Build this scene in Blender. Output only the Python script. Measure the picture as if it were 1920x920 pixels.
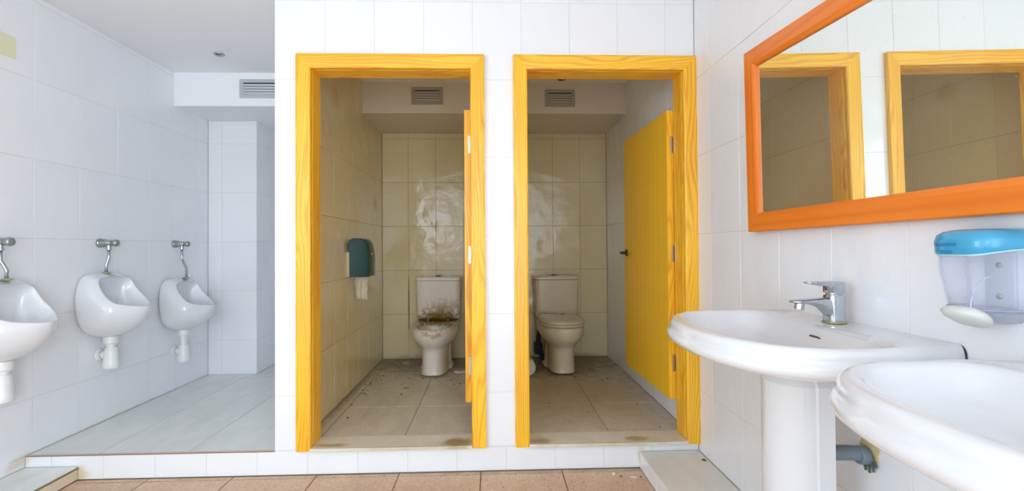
import bpy, math, random
from mathutils import Matrix, Vector
R = random.Random(7)
for o in list(bpy.data.objects): bpy.data.objects.remove(o, do_unlink=True)
S = bpy.context.scene
COL = S.collection
PI = math.pi

# ------------------------------------------------------------------ camera
EYE = 1.133
f_px, yaw, pit, rol, cx, cy = 854.21, .0314, .0124, .0067, 949.0, 453.66
cam = bpy.data.cameras.new('camera'); camo = bpy.data.objects.new('camera', cam); COL.objects.link(camo)
Ry = Matrix(((math.cos(yaw), -math.sin(yaw), 0), (math.sin(yaw), math.cos(yaw), 0), (0, 0, 1)))
Rp = Matrix(((1, 0, 0), (0, math.cos(pit), math.sin(pit)), (0, -math.sin(pit), math.cos(pit))))
Rr = Matrix(((math.cos(rol), 0, -math.sin(rol)), (0, 1, 0), (math.sin(rol), 0, math.cos(rol))))
M = Rr @ Rp @ Ry
right, fwd, up = Vector(M[0]), Vector(M[1]), Vector(M[2])
mw = Matrix((right, up, -fwd)).transposed().to_4x4(); mw.translation = (0, 0, EYE)
camo.matrix_world = mw
cam.sensor_width = 36; cam.lens = f_px / 1920 * 36
cam.shift_x = (960 - cx) / 1920; cam.shift_y = (cy - 460) / 1920
cam.clip_start = .02
S.camera = camo

# ------------------------------------------------------------------ world, light, exposure
w = bpy.data.worlds.new('sky'); S.world = w; w.use_nodes = True
w.node_tree.nodes['Background'].inputs[0].default_value = (.75, .86, 1, 1)
w.node_tree.nodes['Background'].inputs[1].default_value = 1.0
def area(name, loc, rot, sx, sy, power, col):
    l = bpy.data.lights.new(name, 'AREA'); l.shape = 'RECTANGLE'; l.size = sx; l.size_y = sy
    l.energy = power; l.color = col
    o = bpy.data.objects.new(name, l); COL.objects.link(o); o.location = loc; o.rotation_euler = rot
    return o
# daylight in two inferred windows behind the camera, plus an added right fill
DAY = (.74, .88, 1)
area('daylight_left_window', (-2.40, -.55, 1.30), (0, -PI/2, 0), 1.80, 1.46, 24, DAY)
area('daylight_rear_window', (-1.40, -3.68, 1.72), (PI/2, 0, 0), .86, 1.16, 13, DAY)
area('added_fill_right', (1.14, -2.60, 1.15), (0, PI/2, 0), 1.96, 1.56, 104, DAY)  # made-up source, added to brighten the left wall and ceiling
vs = S.view_settings
vs.view_transform = 'Standard'; vs.look = 'None'; vs.gamma = 1; vs.use_curve_mapping = False
vs.exposure = 0.62
S.cycles.max_bounces = 14; S.cycles.diffuse_bounces = 12; S.cycles.glossy_bounces = 5; S.cycles.transparent_max_bounces = 12; S.cycles.sample_clamp_indirect = 6

# ------------------------------------------------------------------ helpers
def mesh(name, verts, faces, smooth=False):
    m = bpy.data.meshes.new(name); m.from_pydata([tuple(v) for v in verts], [], faces); m.validate(); m.update()
    if smooth:
        for p in m.polygons: p.use_smooth = True
    return m
def tag(o, label=None, cat=None, group=None, kind=None):
    if label: o['label'] = label
    if cat: o['category'] = cat
    if group: o['group'] = group
    if kind: o['kind'] = kind
    return o
def obj(name, m, mat=None, parent=None, loc=None, rot=None, label=None):
    o = bpy.data.objects.new(name, m); COL.objects.link(o)
    if mat and m and not m.materials: m.materials.append(mat)
    if parent: o.parent = parent
    if loc is not None: o.location = loc
    if rot is not None: o.rotation_euler = rot
    if label: o['label'] = label
    return o
def empty(name, loc=(0, 0, 0), label=None, cat=None, group=None, kind=None, rot=(0, 0, 0)):
    o = bpy.data.objects.new(name, None); COL.objects.link(o); o.location = loc; o.rotation_euler = rot
    o.empty_display_size = .05
    return tag(o, label, cat, group, kind)
def copy_tree(o, parent=None):
    c = o.copy(); COL.objects.link(c); c.parent = parent
    for ch in list(o.children): copy_tree(ch, c)
    return c
class MB:
    def __init__(s): s.v = []; s.f = []
    def add(s, v, f):
        n = len(s.v); s.v += [tuple(p) for p in v]; s.f += [tuple(i + n for i in q) for q in f]; return s
    def box(s, x0, x1, y0, y1, z0, z1):
        v = [(x, y, z) for z in (z0, z1) for y in (y0, y1) for x in (x0, x1)]
        return s.add(v, [(0, 2, 3, 1), (4, 5, 7, 6), (0, 1, 5, 4), (2, 6, 7, 3), (0, 4, 6, 2), (1, 3, 7, 5)])
    def loft(s, rings, closed=True, cap0=True, cap1=True):
        n = len(rings[0]); v = [p for r in rings for p in r]; f = []
        for i in range(len(rings) - 1):
            for j in range(n if closed else n - 1):
                k = (j + 1) % n
                f.append((i*n+j, i*n+k, (i+1)*n+k, (i+1)*n+j))
        if cap0: f.append(tuple(range(n))[::-1])
        if cap1: f.append(tuple(range((len(rings)-1)*n, len(rings)*n)))
        return s.add(v, f)
    def lathe(s, prof, n=24, axis='z', c=(0, 0, 0)):
        rings = []
        for r, h in prof:
            ring = []
            for i in range(n):
                a = 2*PI*i/n; p, q = r*math.cos(a), r*math.sin(a)
                if axis == 'z': ring.append((c[0]+p, c[1]+q, c[2]+h))
                elif axis == 'x': ring.append((c[0]+h, c[1]+p, c[2]+q))
                else: ring.append((c[0]+q, c[1]+h, c[2]+p))
            rings.append(ring)
        return s.loft(rings)
    def tube(s, pts, r, n=12):
        pts = [Vector(p) for p in pts]; rings = []
        for i, p in enumerate(pts):
            t = (pts[min(i+1, len(pts)-1)] - pts[max(i-1, 0)]).normalized()
            a = Vector((0, 1, 0)) if abs(t.y) < .9 else Vector((1, 0, 0))
            u = t.cross(a).normalized(); w_ = t.cross(u)
            rr = r[i] if isinstance(r, (list, tuple)) else r
            rings.append([p + u*rr*math.cos(2*PI*k/n) + w_*rr*math.sin(2*PI*k/n) for k in range(n)])
        return s.loft(rings)
    def build(s, name, mat, parent=None, smooth=False, loc=None, rot=None, label=None, bevel=0, sub=0, auto=None):
        m = mesh(name, s.v, s.f, smooth)
        o = obj(name, m, mat, parent, loc, rot, label)
        fixn(m)
        if bevel:
            b = o.modifiers.new('bevel', 'BEVEL'); b.width = bevel; b.segments = 2; b.limit_method = 'ANGLE'; b.angle_limit = .6
        if sub:
            b = o.modifiers.new('sub', 'SUBSURF'); b.levels = sub; b.render_levels = sub
        if auto is not None: sharp(m, auto)
        return o
import bmesh
def fixn(m):
    bm = bmesh.new(); bm.from_mesh(m); bmesh.ops.remove_doubles(bm, verts=bm.verts, dist=1e-6)
    bmesh.ops.recalc_face_normals(bm, faces=bm.faces); bm.to_mesh(m); bm.free()
def sharp(m, ang):
    for p in m.polygons: p.use_smooth = True
    m.set_sharp_from_angle(angle=ang)
def superring(cx_, cy_, hx, hyf, hyb, z, n=40, ef=2.4, eb=2.4):
    """plan outline; front is -y (hyf), back is +y (hyb)"""
    r = []
    for i in range(n):
        a = 2*PI*i/n; c, s_ = math.cos(a), math.sin(a); e = ef if s_ < 0 else eb
        hy = hyf if s_ < 0 else hyb
        r.append((cx_ + hx*math.copysign(abs(c)**(2/e), c), cy_ + hy*math.copysign(abs(s_)**(2/e), s_), z))
    return r
def bez(a, b, c, d, t):
    u = 1 - t
    return tuple(u**3*a[i] + 3*u*u*t*b[i] + 3*u*t*t*c[i] + t**3*d[i] for i in range(3))

# ------------------------------------------------------------------ materials
def newmat(name):
    m = bpy.data.materials.new(name); m.use_nodes = True
    nt = m.node_tree; return m, nt, nt.nodes['Principled BSDF']
def N(nt, t, **kw):
    n = nt.nodes.new(t)
    for k, v in kw.items():
        if hasattr(n, k): setattr(n, k, v)
    return n
def L(nt, a, b): nt.links.new(a, b)
def rgba(c): return (c[0], c[1], c[2], 1)
def mixc(nt, fac, a, b, blend='MIX'):
    n = N(nt, 'ShaderNodeMix', data_type='RGBA', blend_type=blend)
    for sock, val in ((n.inputs['Factor'], fac), (n.inputs[6], a), (n.inputs[7], b)):
        if isinstance(val, (int, float)): sock.default_value = val
        elif isinstance(val, tuple): sock.default_value = rgba(val)
        else: L(nt, val, sock)
    return n.outputs[2]
def math_(nt, op, a, b=None, clamp=False):
    n = N(nt, 'ShaderNodeMath', operation=op); n.use_clamp = clamp
    for i, v in enumerate((a, b)):
        if v is None: continue
        if isinstance(v, (int, float)): n.inputs[i].default_value = v
        else: L(nt, v, n.inputs[i])
    return n.outputs[0]
def ramp(nt, fac, stops):
    n = N(nt, 'ShaderNodeValToRGB'); cr = n.color_ramp
    while len(cr.elements) < len(stops): cr.elements.new(.5)
    for e, (p, c) in zip(cr.elements, stops): e.position = p; e.color = rgba(c) if isinstance(c, tuple) else (c, c, c, 1)
    L(nt, fac, n.inputs[0]); return n.outputs[0]
def noise(nt, vec, scale, detail=3, rough=.5, dist=0):
    n = N(nt, 'ShaderNodeTexNoise'); n.inputs['Scale'].default_value = scale
    n.inputs['Detail'].default_value = detail; n.inputs['Roughness'].default_value = rough
    n.inputs['Distortion'].default_value = dist
    if vec is not None: L(nt, vec, n.inputs['Vector'])
    return n.outputs['Fac']
def wpos(nt): return N(nt, 'ShaderNodeNewGeometry').outputs['Position']
def opos(nt): return N(nt, 'ShaderNodeTexCoord').outputs['Object']
def mapping(nt, vec, loc=(0, 0, 0), scale=(1, 1, 1), rot=(0, 0, 0)):
    n = N(nt, 'ShaderNodeMapping'); n.inputs['Location'].default_value = loc
    n.inputs['Scale'].default_value = scale; n.inputs['Rotation'].default_value = rot
    L(nt, vec, n.inputs['Vector']); return n.outputs[0]
def spot(nt, pos, c, rad, soft=.5, nz=0, nscale=20):
    """0..1 mask: 1 inside an ellipsoid of radii rad at c (world)"""
    v = mapping(nt, pos, loc=tuple(-c[i]/rad[i] for i in range(3)), scale=tuple(1/r for r in rad))
    n = N(nt, 'ShaderNodeVectorMath', operation='LENGTH'); L(nt, v, n.inputs[0]); d = n.outputs['Value']
    if nz: d = math_(nt, 'ADD', d, math_(nt, 'MULTIPLY', math_(nt, 'SUBTRACT', noise(nt, pos, nscale, 4), .5), nz))
    mr = N(nt, 'ShaderNodeMapRange'); mr.inputs['From Min'].default_value = 1; mr.inputs['From Max'].default_value = 1 - soft
    mr.interpolation_type = 'SMOOTHSTEP'
    L(nt, d, mr.inputs['Value']); return mr.outputs[0]
def bump(nt, bsdf, h, strength, dist=.01):
    b = N(nt, 'ShaderNodeBump'); b.inputs['Strength'].default_value = strength; b.inputs['Distance'].default_value = dist
    L(nt, h, b.inputs['Height']); L(nt, b.outputs[0], bsdf.inputs['Normal'])
def simple(name, col, rough=.5, metal=0, coat=0, bumpn=None):
    m, nt, b = newmat(name); b.inputs['Base Color'].default_value = rgba(col)
    b.inputs['Roughness'].default_value = rough; b.inputs['Metallic'].default_value = metal
    b.inputs['Coat Weight'].default_value = coat
    if bumpn: bump(nt, b, noise(nt, opos(nt), bumpn[0], 3), bumpn[1], .002)
    return m
def tile_mat(name, col, stains=(), rough=.1, wavy=.35, vary=.03):
    m, nt, b = newmat(name); p = wpos(nt)
    rnd = N(nt, 'ShaderNodeObjectInfo').outputs['Random']
    c = mixc(nt, math_(nt, 'MULTIPLY', noise(nt, p, 2.5, 4), .5), col, tuple(x*.95 for x in col))
    c = mixc(nt, math_(nt, 'MULTIPLY', rnd, 1.0), c, tuple(x*(1-vary) for x in col))
    for (cc, rad, scol, amt, nz, soft) in stains:
        c = mixc(nt, math_(nt, 'MULTIPLY', spot(nt, p, cc, rad, soft, nz), amt), c, scol)
    L(nt, c, b.inputs['Base Color']); b.inputs['Roughness'].default_value = rough
    b.inputs['Specular IOR Level'].default_value = .5
    h = math_(nt, 'ADD', noise(nt, p, 7, 1), math_(nt, 'MULTIPLY', noise(nt, p, 32, 1), .18))
    bump(nt, b, h, wavy, .012)
    return m
WHITE = (.84, .855, .88)
D = 2.335; XR = 1.062; XL = -2.309; YB = 4.173; YC = 3.783; ZP = .121; ZC = 2.427; ZS = 2.183; ZCF = .133
C1 = -.995
T_WHITE = tile_mat('white_glazed_tile', WHITE, [
    ((XL, 2.30, .10), (.05, .08, .04), (.62, .50, .34), .6, .8, .8),
    ((XL, 2.9, ZP), (.02, .9, .012), (.50, .42, .26), .6, 1.5, .9),
    ((.76, D, .07), (.03, .03, .08), (.72, .64, .48), .7, .8, .8),
    ((-2.05, D, .03), (.06, .5, .06), (.68, .55, .33), .8, .8, .8),
    ((XR, 1.25, .60), (.03, .05, .05), (.55, .38, .14), .9, .9, .6)])
T_SHADED = tile_mat('shade_toned_glazed_tile', (.74, .65, .40), [  # white tile with the cubicles' dim warm light put into its colour
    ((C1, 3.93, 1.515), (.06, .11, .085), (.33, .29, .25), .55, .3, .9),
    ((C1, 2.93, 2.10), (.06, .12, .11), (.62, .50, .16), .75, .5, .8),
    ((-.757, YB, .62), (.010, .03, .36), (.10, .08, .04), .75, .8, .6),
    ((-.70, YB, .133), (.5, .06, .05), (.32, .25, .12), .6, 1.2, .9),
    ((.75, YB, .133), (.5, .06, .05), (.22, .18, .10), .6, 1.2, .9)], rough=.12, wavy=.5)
def floor_mat(name, c0, c1, stains=(), rough=.35, scale=9, speck=0, speckcol=(.3, .2, .1), sscale=160):
    m, nt, b = newmat(name); p = wpos(nt)
    rnd = N(nt, 'ShaderNodeObjectInfo').outputs['Random']
    n1 = noise(nt, mapping(nt, p, rot=(0, 0, .6), scale=(1, .45, 1)), scale, 6, .62, .6)
    c = ramp(nt, n1, [(.30, c1), (.62, c0)])
    c = mixc(nt, math_(nt, 'MULTIPLY', rnd, .25), c, tuple(x*.86 for x in c0))
    if speck:
        n2 = noise(nt, p, sscale, 2, .7)
        c = mixc(nt, math_(nt, 'MULTIPLY', ramp(nt, n2, [(.54, 0.), (.66, 1.)]), speck), c, speckcol)
        n3 = noise(nt, p, sscale*.35, 3, .7)
        c = mixc(nt, math_(nt, 'MULTIPLY', ramp(nt, n3, [(.5, 0.), (.7, 1.)]), speck*.6), c, tuple(x*1.25 for x in c0))
    for (cc, rad, scol, amt, nz, soft) in stains:
        c = mixc(nt, math_(nt, 'MULTIPLY', spot(nt, p, cc, rad, soft, nz, 14), amt), c, scol)
    L(nt, c, b.inputs['Base Color']); b.inputs['Roughness'].default_value = rough
    bump(nt, b, n1, .12, .004)
    return m
F_PLAT = floor_mat('pale_slate_tile', (.78, .79, .76), (.68, .70, .67), rough=.3)
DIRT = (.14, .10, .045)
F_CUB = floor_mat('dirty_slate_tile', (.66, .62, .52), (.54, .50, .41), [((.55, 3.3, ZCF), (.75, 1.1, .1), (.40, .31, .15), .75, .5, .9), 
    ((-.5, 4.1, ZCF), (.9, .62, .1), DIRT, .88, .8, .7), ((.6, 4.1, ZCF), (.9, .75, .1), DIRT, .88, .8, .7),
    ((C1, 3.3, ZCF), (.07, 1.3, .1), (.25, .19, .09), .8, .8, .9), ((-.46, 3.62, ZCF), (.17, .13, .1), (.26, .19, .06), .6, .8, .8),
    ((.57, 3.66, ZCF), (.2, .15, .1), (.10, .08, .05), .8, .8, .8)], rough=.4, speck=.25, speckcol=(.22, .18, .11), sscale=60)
F_MAIN = floor_mat('speckled_sandstone_tile', (.66, .46, .31), (.55, .375, .25), [
    ((.3, 2.33, 0), (3, .035, .1), (.30, .21, .13), .7, 1.5, .9)], rough=.5, speck=.8, speckcol=(.34, .21, .12), sscale=95)
M_SILL = floor_mat('stained_marble', (.74, .70, .60), (.66, .62, .51), [
    ((-.19, 2.35, .14), (.12, .07, .05), (.30, .21, .05), .9, .9, .7), ((-.82, 2.345, .14), (.12, .03, .05), (.38, .27, .09), .8, .9, .7),
    ((.24, 2.345, .14), (.10, .05, .05), (.30, .24, .10), .8, 1.1, .8), ((.74, 2.36, .14), (.10, .04, .05), (.36, .27, .10), .8, .9, .7),
    ((-.45, 2.31, .14), (.45, .012, .05), (.45, .36, .14), .6, 1.2, .8), ((.6, 2.31, .14), (.45, .012, .05), (.5, .42, .2), .5, 1.2, .8)], rough=.3, scale=14)
GROUT = simple('grout', (.72, .69, .61), .9)
GROUT_F = simple('floor_grout', (.36, .33, .27), .9)
GROUT_C = simple('cubicle_grout', (.30, .26, .19), .9)
GROUT_M = simple('dark_floor_grout', (.22, .15, .10), .9)
PLASTER = simple('white_plaster', (.87, .88, .90), .7, bumpn=(40, .06))
PLASTER_C = simple('shade_toned_plaster', (.72, .67, .575), .7, bumpn=(40, .06))  # shaded copy of the white plaster, dim warm light in its colour
TRIM = simple('white_edge_trim', (.84, .84, .82), .35)
RUST = simple('brown_edge_strip', (.33, .20, .15), .5, bumpn=(60, .4))
GRIME = simple('grimy_edge_strip', (.23, .17, .06), .6, bumpn=(60, .4))

def wood(name, axis, light, dark, bands=50, rough=.32, meander=6.5, contrast=.85, along=1.0):
    m, nt, b = newmat(name); p = opos(nt)
    # axis: the long direction of the board, 'x', 'y' or 'z'
    rot = {'z': (0, 0, 0), 'x': (0, PI/2, 0), 'y': (PI/2, 0, 0)}[axis]
    p = mapping(nt, p, rot=rot)
    rnd = math_(nt, 'MULTIPLY', N(nt, 'ShaderNodeObjectInfo').outputs['Random'], 37)
    cmb = N(nt, 'ShaderNodeCombineXYZ'); L(nt, rnd, cmb.inputs[0]); L(nt, rnd, cmb.inputs[2])
    va = N(nt, 'ShaderNodeVectorMath', operation='ADD'); L(nt, p, va.inputs[0]); L(nt, cmb.outputs[0], va.inputs[1])
    q = va.outputs[0]
    nz = noise(nt, mapping(nt, q, scale=(7, 7, along)), 1.0, 2, .5)
    sep = N(nt, 'ShaderNodeSeparateXYZ'); L(nt, p, sep.inputs[0])
    xy = math_(nt, 'ADD', sep.outputs[0], math_(nt, 'MULTIPLY', sep.outputs[1], .7))
    ph = math_(nt, 'ADD', math_(nt, 'MULTIPLY', xy, bands), math_(nt, 'MULTIPLY', nz, meander*2))
    sn = math_(nt, 'SINE', math_(nt, 'MULTIPLY', ph, 2*PI))
    v = math_(nt, 'ADD', math_(nt, 'MULTIPLY', sn, .5), .5)
    fine = noise(nt, mapping(nt, q, scale=(220, 220, 5)), 1.0, 3, .6)
    big = noise(nt, mapping(nt, q, scale=(9, 9, 1.6)), 1.0, 2)
    t = math_(nt, 'ADD', math_(nt, 'MULTIPLY', math_(nt, 'POWER', v, 2.2), .50*contrast), math_(nt, 'MULTIPLY', fine, .28))
    t = math_(nt, 'ADD', t, math_(nt, 'MULTIPLY', math_(nt, 'SUBTRACT', big, .5), .9*contrast), True)
    c = ramp(nt, t, [(.05, light), (.85, dark)])
    L(nt, c, b.inputs['Base Color']); b.inputs['Roughness'].default_value = rough
    b.inputs['Coat Weight'].default_value = .1; b.inputs['Coat Roughness'].default_value = .2
    bump(nt, b, fine, .08, .001)
    return m
PL, PD = (.97, .56, .030), (.72, .25, .010)
PINE = {a: wood('varnished_pine_' + a, a, PL, PD) for a in 'zxy'}
LEAF = wood('yellow_door_veneer', 'z', (.97, .60, .016), (.88, .44, .010), bands=18, meander=1.2, contrast=.35, along=.25)
ORANGE = {a: wood('orange_beech_' + a, a, (.86, .235, .022), (.66, .12, .008), bands=45, meander=1.0, contrast=.55, along=.5) for a in 'zy'}

CERAMIC = simple('white_ceramic', (.73, .74, .76), .08, coat=.2)
PLASTIC = simple('white_plastic', (.78, .78, .77), .3)
CHROME = simple('worn_chrome', (.50, .54, .57), .2, 1, bumpn=(120, .15))
DULLCHROME = simple('tarnished_chrome', (.42, .45, .44), .32, 1, bumpn=(150, .3))
BRASS = simple('verdigris_brass', (.42, .44, .24), .45, .7)
STEEL = simple('hinge_steel', (.55, .53, .48), .3, 1)
DARKM = simple('dark_bronze_metal', (.16, .13, .10), .3, .9)
BLACK = simple('black_void', (.012, .012, .012), .8)
RUBBER = simple('black_rubber', (.015, .015, .02), .6)
GREYPVC = simple('grey_pvc', (.17, .21, .25), .4)
ALU = simple('grey_aluminium', (.52, .56, .58), .4, .3)
ALU_C = simple('warm_dark_aluminium', (.42, .39, .33), .5, .3)  # darker, warmer grey than ALU, for the cubicle vents

def ceramic_dirty(name, col, stains):
    m, nt, b = newmat(name); p = wpos(nt); c = mixc(nt, noise(nt, p, 9, 3), col, tuple(x*.93 for x in col))
    for (cc, rad, scol, amt, nz, soft) in stains:
        c = mixc(nt, math_(nt, 'MULTIPLY', spot(nt, p, cc, rad, soft, nz, 38), amt), c, scol)
    L(nt, c, b.inputs['Base Color']); b.inputs['Roughness'].default_value = .16
    return m
BR = (.20, .125, .012)
C_T1 = ceramic_dirty('stained_ceramic', (.78, .75, .69), [((-.47, 3.95, .515), (.26, .09, .03), BR, .9, .6, .6),
    ((-.455, 3.97, .55), (.24, .06, .10), BR, .95, 1.5, .9), ((-.46, 3.80, .53), (.27, .37, .075), BR, .97, .85, .6), ((-.40, 3.97, .62), (.22, .06, .09), (.30, .23, .07), .6, 1.9, .9),
    ((-.45, 3.49, .475), (.12, .05, .04), (.38, .30, .16), .8, 1.5, .8), ((-.46, 3.6, ZCF), (.2, .2, .02), (.5, .42, .25), .6, .9, .8)])
C_T2 = ceramic_dirty('dusty_ceramic', (.66, .60, .44), [((.57, 3.7, ZCF), (.2, .3, .03), (.2, .15, .08), .6, .9, .8)])
def mirror_mat():
    m, nt, b = newmat('dusty_mirror_glass'); p = wpos(nt)
    b.inputs['Base Color'].default_value = (.86, .89, .84, 1); b.inputs['Metallic'].default_value = 1
    b.inputs['Roughness'].default_value = .012
    d = N(nt, 'ShaderNodeBsdfDiffuse'); d.inputs[0].default_value = (.8, .8, .76, 1)
    dust = math_(nt, 'ADD', math_(nt, 'MULTIPLY', noise(nt, p, 5, 4), .12), math_(nt, 'MULTIPLY', ramp(nt, noise(nt, p, 90, 2, .7), [(.70, 0.), (.76, 1.)]), .25))
    mx = N(nt, 'ShaderNodeMixShader'); L(nt, dust, mx.inputs[0]); L(nt, b.outputs[0], mx.inputs[1]); L(nt, d.outputs[0], mx.inputs[2])
    L(nt, mx.outputs[0], nt.nodes['Material Output'].inputs[0]); return m
MIRROR = mirror_mat()
def clear_plastic(name, tint, opac):
    m, nt, b = newmat(name)
    b.inputs['Base Color'].default_value = rgba(tint); b.inputs['Roughness'].default_value = .06
    t = N(nt, 'ShaderNodeBsdfTransparent'); t.inputs[0].default_value = (.96, .965, .99, 1)
    lw = N(nt, 'ShaderNodeLayerWeight'); lw.inputs[0].default_value = .35
    fac = math_(nt, 'ADD', math_(nt, 'MULTIPLY', lw.outputs['Facing'], .5), opac, True)
    mx = N(nt, 'ShaderNodeMixShader'); L(nt, fac, mx.inputs[0]); L(nt, t.outputs[0], mx.inputs[1]); L(nt, b.outputs[0], mx.inputs[2])
    L(nt, mx.outputs[0], nt.nodes['Material Output'].inputs[0]); return m
CLEAR = clear_plastic('clear_lilac_plastic', (.84, .86, .96), .06)

# ------------------------------------------------------------------ tiling
tile_cache = {}
def tile_mesh(w_, h_, t=.006, mn=''):
    k = (round(w_, 4), round(h_, 4), t, mn)
    if k not in tile_cache:
        a, b_, c = w_/2, h_/2, .0009
        v = [(-a, -b_, -t), (a, -b_, -t), (a, b_, -t), (-a, b_, -t), (-a, -b_, -c), (a, -b_, -c), (a, b_, -c), (-a, b_, -c),
             (-a+c, -b_+c, 0), (a-c, -b_+c, 0), (a-c, b_-c, 0), (-a+c, b_-c, 0)]
        f = [(3, 2, 1, 0), (8, 9, 10, 11)]
        for i in range(4):
            j = (i+1) % 4; f += [(i, j, j+4, i+4), (i+4, j+4, j+8, i+8)]
        tile_cache[k] = mesh('tile', v, f)
    return tile_cache[k]
def cut_mesh(us, vs_, inside, cu, cv, t=.006):
    v = []; f = []; idx = {}
    def vi(i, j, l):
        k = (i, j, l)
        if k not in idx: idx[k] = len(v); v.append((us[i]-cu, vs_[j]-cv, 0 if l else -t))
        return idx[k]
    nu, nv = len(us)-1, len(vs_)-1
    g = lambda i, j: 0 <= i < nu and 0 <= j < nv and inside(i, j)
    for i in range(nu):
        for j in range(nv):
            if not g(i, j): continue
            f.append((vi(i, j, 1), vi(i+1, j, 1), vi(i+1, j+1, 1), vi(i, j+1, 1)))
            for (di, dj, a, b_) in ((0, -1, (i, j), (i+1, j)), (1, 0, (i+1, j), (i+1, j+1)), (0, 1, (i+1, j+1), (i, j+1)), (-1, 0, (i, j+1), (i, j))):
                if not g(i+di, j+dj): f.append((vi(*a, 0), vi(*b_, 0), vi(*b_, 1), vi(*a, 1)))
    return mesh('tile', v, f)
def lines(a, b, start, step):
    out = [a]; k = math.ceil((a - start)/step + 1e-6)
    while start + k*step < b - 1e-4:
        if start + k*step > a + 1e-4: out.append(start + k*step)
        k += 1
    return out + [b]
def tiling(parent, O, U, V, Nn, ul, vl, mat, holes=(), gap=.0022, joined=False, t=.006, jitter=1.0, name='tile'):
    """tiles on the plane O + u U + v V; ul, vl the joint lines; holes (u0,u1,v0,v1). Each tile an object (or all joined as stuff)"""
    U, V, Nn, O = Vector(U), Vector(V), Vector(Nn), Vector(O)
    B = Matrix((U, V, Nn)).transposed(); mb = MB()
    for i in range(len(ul)-1):
        for j in range(len(vl)-1):
            u0, u1, v0, v1 = ul[i]+gap/2, ul[i+1]-gap/2, vl[j]+gap/2, vl[j+1]-gap/2
            if u1-u0 < .004 or v1-v0 < .004: continue
            hs = [h for h in holes if h[0] < u1 and h[1] > u0 and h[2] < v1 and h[3] > v0]
            if any(h[0] <= u0 and h[1] >= u1 and h[2] <= v0 and h[3] >= v1 for h in hs): continue
            cu, cv = (u0+u1)/2, (v0+v1)/2
            if hs:
                us = sorted({u0, u1, *[x for h in hs for x in h[:2] if u0 < x < u1]})
                vv = sorted({v0, v1, *[x for h in hs for x in h[2:] if v0 < x < v1]})
                ins = lambda a, b_: not any(h[0] <= (us[a]+us[a+1])/2 <= h[1] and h[2] <= (vv[b_]+vv[b_+1])/2 <= h[3] for h in hs)
                m = cut_mesh(us, vv, ins, cu, cv, t)
            else: m = tile_mesh(u1-u0, v1-v0, t, mat.name)
            pos = O + U*cu + V*cv + Nn*R.uniform(-.0003, .0003)*jitter
            if joined:
                mb.add([pos + B @ Vector(q.co) for q in m.vertices], [tuple(p.vertices) for p in m.polygons]); continue
            o = obj(name, m, mat, parent)
            rt = Matrix.Rotation(R.uniform(-.0012, .0012)*jitter, 3, 'X') @ Matrix.Rotation(R.uniform(-.002, .002)*jitter, 3, 'Y')
            mm = (B @ rt).to_4x4(); mm.translation = pos
            o.matrix_parent_inverse = Matrix.Identity(4); o.matrix_local = mm
    if joined and mb.v:
        o = obj('tile_field', mesh('tile_field', mb.v, mb.f), mat, parent); o['kind'] = 'stuff'
def struct(name, mb, mat, label=None):
    o = mb.build(name, mat); o['kind'] = 'structure'
    if label: o['label'] = label
    return o
G = .0022   # grout lies this far behind the tile faces
YREAR = -3.6; ROWS = .397   # wall rows at .397 + .4 k
rows = lambda a, b, s=ROWS: lines(a, b, s, .4)

# floors ---------------------------------------------------------------
fl = struct('floor', MB().box(XL-.1, XR+.1, YREAR-.1, D+.1, -.1, -G), GROUT_M, 'sandy brown speckled tiled floor of the wash room')
fx = lines(XL+.004, XR-.004, -.8839, .4108)
tiling(fl, (0, 0, 0), (1, 0, 0), (0, 1, 0), (0, 0, 1), fx, lines(1.50, 2.33, 2.30-.4108, .4108), F_MAIN, holes=[(-3, -2.052, 0, 3), (.752, 2, 0, 3)], gap=.006, t=.01, jitter=.5)
tiling(fl, (0, 0, 0), (1, 0, 0), (0, 1, 0), (0, 0, 1), fx, lines(YREAR+.01, 1.494, 1.494-.4108*20, .4108), F_MAIN, gap=.006, t=.01, joined=True)
# raised platform of the urinal alcove
pl = struct('floor_platform', MB().box(XL, -1.095, D+.007, YB, 0, ZP-G), GROUT_F, 'raised pale grey tiled platform in front of the urinals')
tiling(pl, (0, 0, ZP), (1, 0, 0), (0, 1, 0), (0, 0, 1), lines(XL+.003, -1.097, -1.9692, .4454), lines(D+.006, YB, 2.785-.4454, .4454), F_PLAT, holes=[(-3, -1.918, YC, 5)], gap=.004, t=.01)
pc = struct('floor_cubicles', MB().box(-1.095, XR, D+.007, YB, 0, ZCF-G), GROUT_C, 'dirty grey tiled floor of the two toilet cubicles')
tiling(pc, (0, 0, ZCF), (1, 0, 0), (0, 1, 0), (0, 0, 1), lines(C1+.002, -.012, -.915-.4454, .4454), lines(2.452, YB, 2.915-.4454, .4454), F_CUB, gap=.0045, t=.01)
tiling(pc, (0, 0, ZCF), (1, 0, 0), (0, 1, 0), (0, 0, 1), lines(.092, XR-.002, .628-.4454, .4454), lines(2.452, YB, 2.915-.4454, .4454), F_CUB, gap=.0045, t=.01)
# white tiled riser below platform and doors
ri = struct('trim_riser', MB().box(XL, XR, D+G, D+.007, 0, .1235), GROUT, 'low white tiled riser under the platform and the doorways')
rl = lines(XL+.003, XR-.002, -1.9327, .25)
tiling(ri, (0, D, 0), (1, 0, 0), (0, 0, 1), (0, -1, 0), rl, [.001, .122], T_WHITE, holes=[(-3, -2.056, 0, .0665), (.755, 2, 0, .0835)])
st = MB().box(XL+.005, -1.094, D-.003, D+.012, ZP-.004, ZP+.0015)
o = struct('trim_edge', st, RUST, 'thin brown metal strip along the platform edge')
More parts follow.
